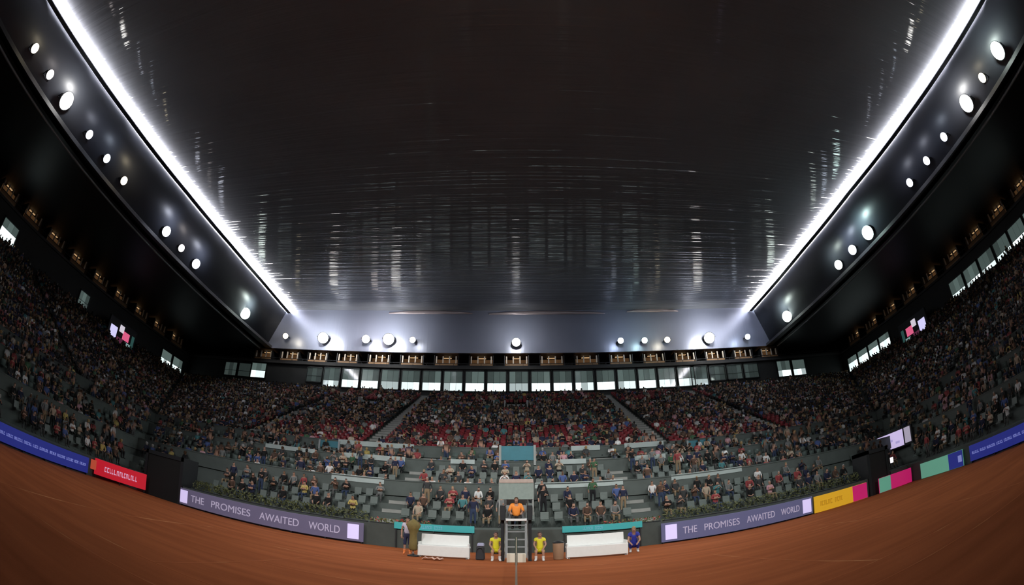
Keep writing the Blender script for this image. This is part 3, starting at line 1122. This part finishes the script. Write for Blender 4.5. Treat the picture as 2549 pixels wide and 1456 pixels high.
def mass(name, items, mat, label, cat):
    """One mesh of many small copies. items: (verts, faces, colours per vertex, x, y, z, rot, scale)."""
    VV, CC, LV, LS, LT = [], [], [], [], []
    off = 0
    ls = 0
    cache = {}
    for vco, fl, col, x, y, z_, rz, sc in items:
        key = id(fl)
        if key not in cache:
            cache[key] = (np.array([i for f in fl for i in f], 'i'), np.array([len(f) for f in fl], 'i'))
        li, lt = cache[key]
        c, s_ = cos(rz), sin(rz)
        v = vco * sc
        VV.append(np.stack([v[:, 0] * c - v[:, 1] * s_ + x, v[:, 0] * s_ + v[:, 1] * c + y, v[:, 2] + z_], 1))
        CC.append(col)
        LV.append(li + off)
        LT.append(lt)
        off += len(vco)
    VV = np.concatenate(VV).astype('f')
    CC = np.concatenate(CC).astype('f')
    LV = np.concatenate(LV).astype('i')
    LT = np.concatenate(LT).astype('i')
    LS = np.concatenate([[0], np.cumsum(LT)[:-1]]).astype('i')
    me = bpy.data.meshes.new(name)
    me.vertices.add(len(VV))
    me.vertices.foreach_set('co', VV.ravel())
    me.loops.add(len(LV))
    me.loops.foreach_set('vertex_index', LV)
    me.polygons.add(len(LT))
    me.polygons.foreach_set('loop_start', LS)
    me.polygons.foreach_set('loop_total', LT)
    me.update(calc_edges=True)
    at = me.color_attributes.new('colour', 'FLOAT_COLOR', 'POINT')
    at.data.foreach_set('color', np.concatenate([CC, np.ones((len(CC), 1), 'f')], 1).astype('f').ravel())
    me.materials.append(mat)
    o = bpy.data.objects.new(name, me)
    C.objects.link(o)
    return tag(o, label, cat, None, 'stuff')


def attr_material(name, rough):
    m = bpy.data.materials.new(name)
    m.use_nodes = True
    nt = m.node_tree
    b = nt.nodes['Principled BSDF']
    b.inputs['Roughness'].default_value = rough
    b.inputs['Specular IOR Level'].default_value = .25
    a = nt.nodes.new('ShaderNodeVertexColor')
    a.layer_name = 'colour'
    nt.links.new(a.outputs[0], b.inputs['Base Color'])
    return m


# seat: pan, curved back and a pedestal
def seat_shape():
    mb = MB()
    mb.box((0, 0, .42), (.44, .40, .05))
    mb.box((0, .22, .66), (.44, .05, .42), rx=-.16)
    mb.box((0, -.19, .40), (.44, .04, .06))
    return mb


# all seat places: (x, y, z, rotation, row index, side code, position along the row)
rnd = random.Random(5)
SPOTS = []
for ri, (yb, d, zz) in enumerate(ROWS):
    low = ri < 10
    pitch = (.74 if ri < 7 else .68) if low else .56
    ys = yb + d - .42
    # end stand
    half = xs_of(yb) - .3
    n = int(half / pitch)
    for k in range(-n, n + 1):
        x = k * pitch + (0 if ri % 2 else .0)
        if any(abs(x - ax) < .75 and a <= yb < b for ax, a, b in AISLES):
            continue
        if ri < 3 and -23.6 < x < -18.6 or ri < 4 and 21.0 < x < 24.0:
            continue
        if 54.0 < ys < 58 and any(abs(x - vx) < vw for vx, vw in ((-17.4, 1.9), (0, 1.6), (17, 1.9))):
            continue
        SPOTS.append((x, ys, zz, 0., ri, 0, k))
    # side stands
    for s_ in (-1, 1):
        xx = xs_of(yb + d) - .36
        n = int((yb + 4) / pitch)
        for k in range(n):
            y = yb - .55 - k * pitch
            if y < -3:
                break
            if any(abs(y - a) < .7 for a in SIDE_AISLES):
                continue
            if abs(abs(xx) - 54.8) < 1.6 and abs(y - (45.0 if s_ < 0 else 43.9)) < 3.8:
                continue
            if s_ > 0 and ri < 5 and 25.2 < y < 31:
                continue
            SPOTS.append((s_ * xx, y, zz, -s_ * pi / 2, ri, s_, k))


def dist(sp):
    return sqrt(sp[0] ** 2 + sp[1] ** 2 + (sp[2] - CAMZ) ** 2)


PEOPLE, SEATS = [], []
tops, tw = list(TOPW), list(TOPW.values())
for sp in SPOTS:
    x, y, z_, rz, ri, sd, k = sp
    red = ri >= 10 and sd == 0 and abs(x) < 27 and (10 <= ri < 20 or 34 <= ri < 41)
    occ = .62 if ri < 10 else (.36 if red else .86)
    if sd != 0:
        occ = .70 if ri < 10 else .8
    pose = None
    if rnd.random() < occ:
        pose = rnd.choices(range(6), (34, 18, 18, 8, 5, 4))[0]
        if ri > 10 and pose > 3 and rnd.random() < .7:
            pose = 0
    SEATS.append((sp, red))
    if pose is not None:
        t_ = rnd.choices(tops, tw)[0]
        if ri >= 10 and t_ in ('white', 'yellow') and rnd.random() < .4:
            t_ = 'charcoal'
        PEOPLE.append((sp, pose, t_, rnd.randrange(3) if rnd.random() < .4 else 0, rnd.choices(range(4), (5, 5, 2, 1))[0], rnd.choice(list(LEGC)), rnd.uniform(.92, 1.06), rnd.uniform(-.25, .25)))


def seen(sp, h):
    p = px_of((sp[0], sp[1], sp[2] + h))
    return 6 < p[0] < W - 6 and p[1] < H


near_p = sorted((i for i, p in enumerate(PEOPLE) if seen(p[0], 1.0)), key=lambda i: dist(PEOPLE[i][0]))[:300]
near_p_set = set(near_p)
near_s = sorted((i for i, p in enumerate(SEATS) if seen(p[0], .6)), key=lambda i: dist(SEATS[i][0]))[:300]
near_s_set = set(near_s)


def numbering(idx, get):
    """Rank of each place in its row: outward from the umpire chair in the end stand, from the corner in the side stands."""
    rk = {}
    by = {}
    for i in idx:
        x, y, z_, rz, ri, sd, k = get(i)
        key = (ri, sd, x < 0) if sd == 0 else (ri, sd)
        by.setdefault(key, []).append((abs(x) if sd == 0 else -y, i))
    for key, v in by.items():
        v.sort()
        for n, (_, i) in enumerate(v):
            rk[i] = n + 1
    return rk


def where(sp, n):
    x, y, z_, rz, ri, sd, k = sp
    side = RED_SIDE if (x < 0) else YEL_SIDE
    if sd == 0:
        return f'{nth(ri + 1)} row, {nth(n)} from umpire chair towards {side}'
    return f'{nth(ri + 1)} row of {side} side stand, {nth(n)} from corner'


rkp = numbering(range(len(PEOPLE)), lambda i: PEOPLE[i][0])
for i in near_p:
    sp, pose, t_, sk, ha, lg, sc, tw_ = PEOPLE[i]
    o = bpy.data.objects.new('person', HI[pose])
    C.objects.link(o)
    o.location = (sp[0], sp[1] + (.0 if pose < 4 else -.1), sp[2])
    if pose >= 4:
        dv = Vector((sin(sp[3]), -cos(sp[3]), 0)) * .32
        o.location = (sp[0] + dv.x, sp[1] + dv.y, sp[2])
    o.rotation_euler.z = sp[3] + tw_
    o.scale = (sc, sc, sc if pose >= 4 else 1.0)
    for sl, m in zip(o.material_slots, (skin_m(sk), hair_m(ha), cloth(t_, TOPS[t_]), cloth(lg, LEGC[lg]), shoe_m)):
        sl.link = 'OBJECT'
        sl.material = m
    tag(o, f'{POSES[pose][0]} person in {t_} top, ' + where(sp, rkp[i]), 'person', 'spectators in the lower rows')

items = []
jr = np.random.RandomState(3)
for i, (sp, pose, t_, sk, ha, lg, sc, tw_) in enumerate(PEOPLE):
    if i in near_p_set:
        continue
    v, fl, vr = LO[pose]
    pal = np.array([SKINS[sk][1], HAIRS[ha][1], np.array(TOPS[t_]) * jr.uniform(.75, 1.25), LEGC[lg], (.03, .03, .03)])
    items.append((v, fl, pal[vr], sp[0], sp[1], sp[2], sp[3] + tw_, sc))
mass('crowd', items, attr_material('crowd_cloth', .8), 'seated spectators filling the upper rows of the stands', 'crowd')

smesh = seat_shape().mesh('seat')
smesh.materials.append(m_dark)
SEATC = {'grey green': (.075, .098, .09), 'dark red': (.16, .018, .024), 'charcoal': (.03, .033, .034)}
seatm = {k: M('seat_plastic_' + k.replace(' ', '_'), v, .5, noise=.15) for k, v in SEATC.items()}
rks = numbering(range(len(SEATS)), lambda i: SEATS[i][0])
for i in near_s:
    sp, red = SEATS[i]
    o = bpy.data.objects.new('stadium_seat', smesh)
    C.objects.link(o)
    o.location = sp[:3]
    o.rotation_euler.z = sp[3]
    o.material_slots[0].link = 'OBJECT'
    o.material_slots[0].material = seatm['grey green']
    tag(o, 'grey green seat, ' + where(sp, rks[i]), 'seat', 'seats in the lower rows')
sv = np.array(seat_shape().v, 'f')
sf = seat_shape().f
items = []
for i, (sp, red) in enumerate(SEATS):
    if i in near_s_set:
        continue
    c = SEATC['dark red'] if red else (SEATC['grey green'] if sp[4] < 10 else SEATC['charcoal'])
    items.append((sv, sf, np.tile(np.array(c) * jr.uniform(.8, 1.2), (len(sv), 1)), sp[0], sp[1], sp[2], sp[3], 1.0))
mass('seat_rows', items, attr_material('seat_plastic', .5), 'rows of dark red and charcoal seats in the upper stands', 'seats')


# ------------------------------------------------------------------ figures on the court, modelled with hands, clothing and hair
def figure(label, loc, rz, sk, top, legs, hair, shoe, skin=0, s=1.0, shorts=True, sleeves=True, hat=None, group=None):
    P_, E_ = sk
    t = grow('person', P_, E_, 'hip', 2)
    rg = regions(t, P_, E_, shorts, sleeves)
    t.polygons.foreach_set('use_smooth', [True] * len(t.polygons))
    t.materials.append(skin_m(skin))
    o = bpy.data.objects.new('person', t)
    C.objects.link(o)
    o.location = loc
    o.rotation_euler.z = rz
    o.scale = (s, s, s)
    tag(o, label, 'person', group)
    for nm, r, th_, mat in (('hair', 1, .018, hair), ('shirt', 2, .014, top), ('shorts' if shorts else 'trousers', 3, .013, legs), ('shoes', 4, .012, shoe)):
        bm = bmesh.new()
        bm.from_mesh(t)
        bm.faces.ensure_lookup_table()
        bmesh.ops.delete(bm, geom=[f for f, q in zip(bm.faces, rg) if q != r], context='FACES')
        bm.normal_update()
        for v in bm.verts:
            v.co += v.normal * th_
        bm.verts.index_update()
        # keep the real pieces of the garment, drop stray faces; a pair of shoes becomes two parts
        todo, isl = set(bm.verts), []
        while todo:
            st = [todo.pop()]
            grp = set(st)
            while st:
                for e in st.pop().link_edges:
                    for q in e.verts:
                        if q in todo:
                            todo.discard(q)
                            grp.add(q)
                            st.append(q)
            isl.append(grp)
        isl.sort(key=len, reverse=True)
        keep = isl[:2] if nm == 'shoes' else isl[:1]
        for k_, grp in enumerate(keep if nm == 'shoes' else [set().union(*keep)]):
            b2 = bm.copy()
            b2.verts.index_update()
            idx = {v.index for v in grp}
            b2.verts.ensure_lookup_table()
            bmesh.ops.delete(b2, geom=[v for v in b2.verts if v.index not in idx], context='VERTS')
            me = bpy.data.meshes.new(nm)
            b2.to_mesh(me)
            b2.free()
            me.materials.clear()
            me.materials.append(mat)
            c = bpy.data.objects.new('shoe' if nm == 'shoes' else nm, me)
            C.objects.link(c)
            c.parent = o
            so = c.modifiers.new('cloth', 'SOLIDIFY')
            so.thickness = .012
            so.offset = -1
        bm.free()
    j = P_['skull']
    for q in (-1, 1):
        MB().lathe([(.004, -.012), (.012, -.004), (.013, .003), (.006, .011)], 8, org=(j[0] + q * .034, j[1] - .094, j[2] - .015), axis=(0, -1, 0)).build('eye', M('eye_dark', (.02, .015, .012), .2, noise=0), o)
        MB().lathe([(.01, -.012), (.03, -.004), (.028, .008), (.012, .012)], 8, org=(j[0] + q * .085, j[1] + .01, j[2] - .02), axis=(q, 0, .1)).build('ear', skin_m(skin), o)
    if hat is not None:
        cr = P_['crown']
        mb = MB().lathe([(.108, -.06), (.11, -.02), (.09, .04), (.04, .07), (.005, .075)], 14, org=(cr[0], cr[1] + .0, cr[2]))
        mb.box((cr[0], cr[1] - .15, cr[2] - .05), (.16, .12, .015))
        mb.build('cap', hat, o)
    return o


crouch = skeleton((.12, .34), .22, (.16, -.26, .44), (.15, -.02, .09), (.25, -.14, .56), (.16, -.30, .46), head=(0, -.05, 0), hands=True)
stool_sit = skeleton((.05, .46), .06, (.15, -.38, .46), (.15, -.34, .09), (.25, -.06, .72), (.15, -.28, .56), hands=True)
stand_p = skeleton((.0, .93), .0, (.11, -.01, .50), (.13, .02, .09), (.26, .04, 1.16), ((.25, -.06, .92), (.22, -.14, .95)), hands=True)
umpire_sit = skeleton((.05, .50), .06, (.14, -.38, .50), (.13, -.34, .10), (.28, -.06, .78), (.22, -.28, .70), head=(0, -.03, 0), hands=True)

c_yel = M('shirt_yellow', (.62, .56, .02), .7, noise=.12)
c_org = M('shirt_orange', (.80, .25, .03), .7, noise=.15)
c_navy = M('shorts_navy', (.015, .02, .06), .8)
c_blk = M('shorts_black', (.012, .012, .014), .8)
c_lil = M('shirt_pale_lilac', (.45, .42, .52), .75)
c_blue = M('shirt_royal_blue', (.02, .03, .28), .75)
c_maroon = M('hair_maroon', (.05, .02, .018), .6)
s_white = M('shoe_white', (.6, .6, .6), .6)
s_org = M('shoe_orange', (.7, .2, .05), .6)

CHY = 18.9      # umpire chair
for x, lab in ((-.80, f'ball kid in yellow shirt sitting beside the umpire chair, on the {RED_SIDE} side'), (.92, f'ball kid in yellow shirt sitting beside the umpire chair, on the {YEL_SIDE} side')):
    figure(lab, (x, 19.15, 0), -.08 if x > 0 else .08, stool_sit, c_yel, c_yel, c_maroon, s_white, s=.93, group='ball kids')
    t = thing('stool', 'low dark stool under the ball kid in yellow on the ' + (RED_SIDE if x < 0 else YEL_SIDE) + ' side', 'stool', (x, 19.22, 0))
    MB().box((0, 0, .31), (.36, .32, .05)).build('seat', m_dark, t, bevel=.01)
    for i in (-1, 1):
        for j in (-1, 1):
            MB().tube((i * .15, j * .13, .3), (i * .17, j * .15, 0), .015).build('leg', m_dark, t)
figure('person in pale lilac shirt and navy shorts standing beside the olive parasol', (-4.5, 19.9, 0), .15, stand_p, c_lil, c_navy, hair_m(0), s_org, s=.93)
figure('person in royal blue crouching beside the white bench', (4.95, 20.2, 0), -.2, crouch, c_blue, c_blue, hair_m(2), s_white, shorts=False, s=1.0)
figure('umpire in orange shirt sitting up in the tall umpire chair', (0, CHY + .28, 1.32), 0, umpire_sit, c_org, c_blk, hair_m(1), shoe_m, shorts=False, sleeves=False)

# umpire chair
t = thing('umpire_chair', 'tall grey umpire chair with ladder rungs, white foot box and grey canopy', 'umpire chair', (0, CHY, 0))
for s_ in (-1, 1):
    MB().box((s_ * .37, -.26, .98), (.09, .09, 1.62), rx=-.06).build('ladder_rail', m_steel, t)
    MB().tube((s_ * .48, .72, 0), (s_ * .45, .62, 3.25), .035).build('rear_post', m_conc_l, t)
    MB().box((s_ * .52, .12, 2.0), (.2, .6, .62)).build('armrest', m_dark, t, bevel=.02)
    MB().box((s_ * .53, .1, .86), (.13, .16, 1.72)).build('leg', m_dark, t)
for z_ in (.62, .92, 1.24, 1.5):
    MB().box((0, -.27 + z_ * .03, z_), (.70, .14, .05)).build('rung', m_steel, t)
MB().box((0, -.2, 1.72), (.78, .5, .09)).build('footboard', m_white, t, bevel=.01)
MB().box((0, .3, 1.72), (.8, .62, .08)).build('seat', m_steel, t, bevel=.02)
MB().box((0, .6, 2.25), (.8, .06, 1.0)).build('backrest', m_steel, t, bevel=.02)
MB().span(-.36, .36, -.55, -.2, 0, .36).build('foot_box', M('cream_paint', (.62, .58, .48), .6, noise=.06), t, bevel=.015)['label'] = 'cream white foot box'
mb = MB()
mb.box((0, .22, 2.94), (1.36, .05, .74), rx=.04)
mb.build('canopy_back', M('canopy_grey', (.26, .32, .30), .8, spec=.1, noise=.15), t)
mb = MB()
mb.box((0, .46, 3.33), (1.36, .6, .16), rx=.05)
cano = mb.build('canopy', M('canopy_pinkish', (.44, .36, .32), .7, noise=.15), t, bevel=.02)
for s_ in (-1, 1):
    MB().tube((s_ * .66, .26, 1.9), (s_ * .66, .26, 3.3), .035).build('canopy_post', m_conc_l, cano)

# benches with white covers
def bench(x0, x1, y, label):
    t = thing('player_bench', label, 'bench', ((x0 + x1) / 2, y, 0))
    L_ = x1 - x0
    MB().box((0, 0, .48), (L_, .55, .10)).build('seat', m_white, t, bevel=.03)
    MB().box((0, .27, .74), (L_ * .94, .07, .50), rx=-.12).build('backrest', m_white, t, bevel=.02)
    MB().box((0, -.26, .29), (L_ * .99, .04, .44)).build('front_cover', m_white, t, bevel=.01)
    for s_ in (-1, 1):
        MB().box((s_ * (L_ / 2 - .05), 0, .33), (.06, .5, .64)).build('side_panel', m_white, t, bevel=.01)
        for q in (-.22, .22):
            MB().tube((s_ * (L_ / 2 - .12), q, 0), (s_ * (L_ / 2 - .12), q, .12), .025).build('leg', m_steel, t)
    return t


bench(-3.95, -1.85, 19.6, f'white covered player bench on the {RED_SIDE} side of the umpire chair')
bench(1.98, 4.50, 19.6, f'white covered player bench on the {YEL_SIDE} side of the umpire chair')

# furled olive parasol at the end of the bench
t = thing('parasol', f'furled olive brown parasol standing between the lilac shirted person and the white bench', 'parasol', (-4.12, 19.3, 0))
m_ol = M('olive_canvas', (.16, .12, .035), .8, noise=.25)
MB().lathe([(.24, 0), (.24, .05), (.05, .09), (.05, .12)], 16).build('base', m_dark, t)
MB().tube((0, 0, .05), (0, 0, 1.62), .025).build('pole', m_steel, t)
P_ = [(.10, .25), (.16, .32), (.15, .6), (.13, .95), (.19, 1.15), (.27, 1.35), (.16, 1.5), (.03, 1.6)]
mb = MB().lathe(P_, 18)
for i, v in enumerate(mb.v):
    k = 1 + .16 * (1 if (i % 18) % 2 else -1)
    mb.v[i] = (v[0] * k, v[1] * k, v[2])
mb.build('canopy', m_ol, t, smooth=True)

# towel on the clay, bin, bag
rt = random.Random(4)
mb = MB()
n = 9
P_ = []
for i in range(n):
    for j in range(6):
        P_.append((-.38 + .095 * i + rt.uniform(-.02, .02), -.16 + .065 * j + rt.uniform(-.02, .02), .02 + .11 * abs(sin(i * 1.3) * cos(j * 1.1)) + rt.uniform(0, .02)))
mb.add(P_, [(i * 6 + j, (i + 1) * 6 + j, (i + 1) * 6 + j + 1, i * 6 + j + 1) for i in range(n - 1) for j in range(5)])
o = mb.build('towel', M('pale_pink_towel', (.60, .38, .30), .9, noise=.1), smooth=True, loc=(-3.15, 18.3, 0))
so = o.modifiers.new('thick', 'SOLIDIFY')
so.thickness = .02
tag(o, 'crumpled pale pink towel lying on the clay before the white bench', 'towel')
t = thing('waste_bin', 'tan cylindrical bin between a ball kid in yellow and a white bench', 'bin', (1.66, 19.3, 0))
MB().lathe([(.17, 0), (.2, .03), (.23, .68), (.235, .7), (.2, .7)], 18).build('body', M('bin_tan', (.34, .22, .14), .6, noise=.1), t, smooth=True)
MB().lathe([(.24, .7), (.24, .74), (.12, .8), (.01, .81)], 18).build('lid', m_dark, t)
t = thing('sports_bag', 'dark upright sports bag with a lilac towel beside a ball kid in yellow', 'bag', (-1.42, 19.4, 0))
MB().box((0, 0, .3), (.36, .5, .6), taper=.85).build('body', M('bag_black', (.015, .015, .02), .7), t, bevel=.06)
MB().box((.02, -.05, .66), (.3, .4, .13), taper=.8).build('towel', M('lilac_towel', (.30, .31, .44), .9), t, bevel=.04)
mb = MB()
for i in range(8):
    a0, a1 = pi * i / 8, pi * (i + 1) / 8
    mb.tube((.14 * cos(a0), -.27, .34 + .2 * sin(a0)), (.14 * cos(a1), -.27, .34 + .2 * sin(a1)), .014)
mb.build('strap', m_dark, t)

# the net, seen along its length
t = thing('tennis_net', 'tennis net seen end on, running from the camera to the umpire chair', 'net', (0, 10.92, 0))
top_z = lambda y: .914 + (1.07 - .914) * (abs(y) / 6.4) ** 1.3
for s_, nm in ((-1, 'near'), (1, 'far')):
    MB().tube((0, s_ * 6.4, 0), (0, s_ * 6.4, 1.07), .045, n=12).build('post', M('net_post_green', (.03, .07, .05), .5), t)
mb = MB()
for k in range(0, 254):
    y = -6.35 + k * .05
    mb.box((0, y, top_z(y) / 2), (.004, .004, top_z(y) - .06))
for k in range(1, 19):
    for j in range(16):
        y0, y1 = -6.4 + j * .8, -5.6 + j * .8
        q = k / 19
        mb.tube((0, y0, top_z(y0) * q), (0, y1, top_z(y1) * q), .002, n=4)
mb.build('netting', m_black, t)
mb = MB()
for j in range(32):
    y0, y1 = -6.38 + j * .399, -6.38 + (j + 1) * .399
    a, b = top_z(y0), top_z(y1)
    mb.add([(-.01, y0, a - .06), (.01, y0, a - .06), (.013, y0, a), (-.013, y0, a), (-.01, y1, b - .06), (.01, y1, b - .06), (.013, y1, b), (-.013, y1, b)],
           [(0, 1, 2, 3), (4, 7, 6, 5), (0, 4, 5, 1), (1, 5, 6, 2), (2, 6, 7, 3), (3, 7, 4, 0)])
mb.build('headband', M('net_tape', (.32, .25, .19), .8, noise=.15), t)
MB().box((0, 0, .46), (.03, .05, .90)).build('centre_strap', m_white, t)

# floodlights of the near end, behind the camera, and the fascia that carries them
mb = MB()
mb.span(-39.5, 41, -20.4, -20.0, 25.5, ROOF_Z)
struct(mb.build('wall_front', m_fascia))
for i, (x, s_, c, aim) in enumerate(((-30, 'l', 'w', (-9, 25, 1)), (-20, 'm', 'l', (-12, 48, 12)), (-10, 'l', 'w', (6, 24, 1)), (0, 'm', 'y', (0, 25, 1)),
                                     (10, 'l', 'w', (-6, 24, 1)), (20, 'm', 'b', (12, 48, 12)), (30, 'l', 't', (9, 25, 1)))):
    floodlight((x, -19.0, 27.1), (0, 1, 0), s_, c, f'{nth(i + 1)} along the near fascia from the {RED_SIDE} end', aim=aim)
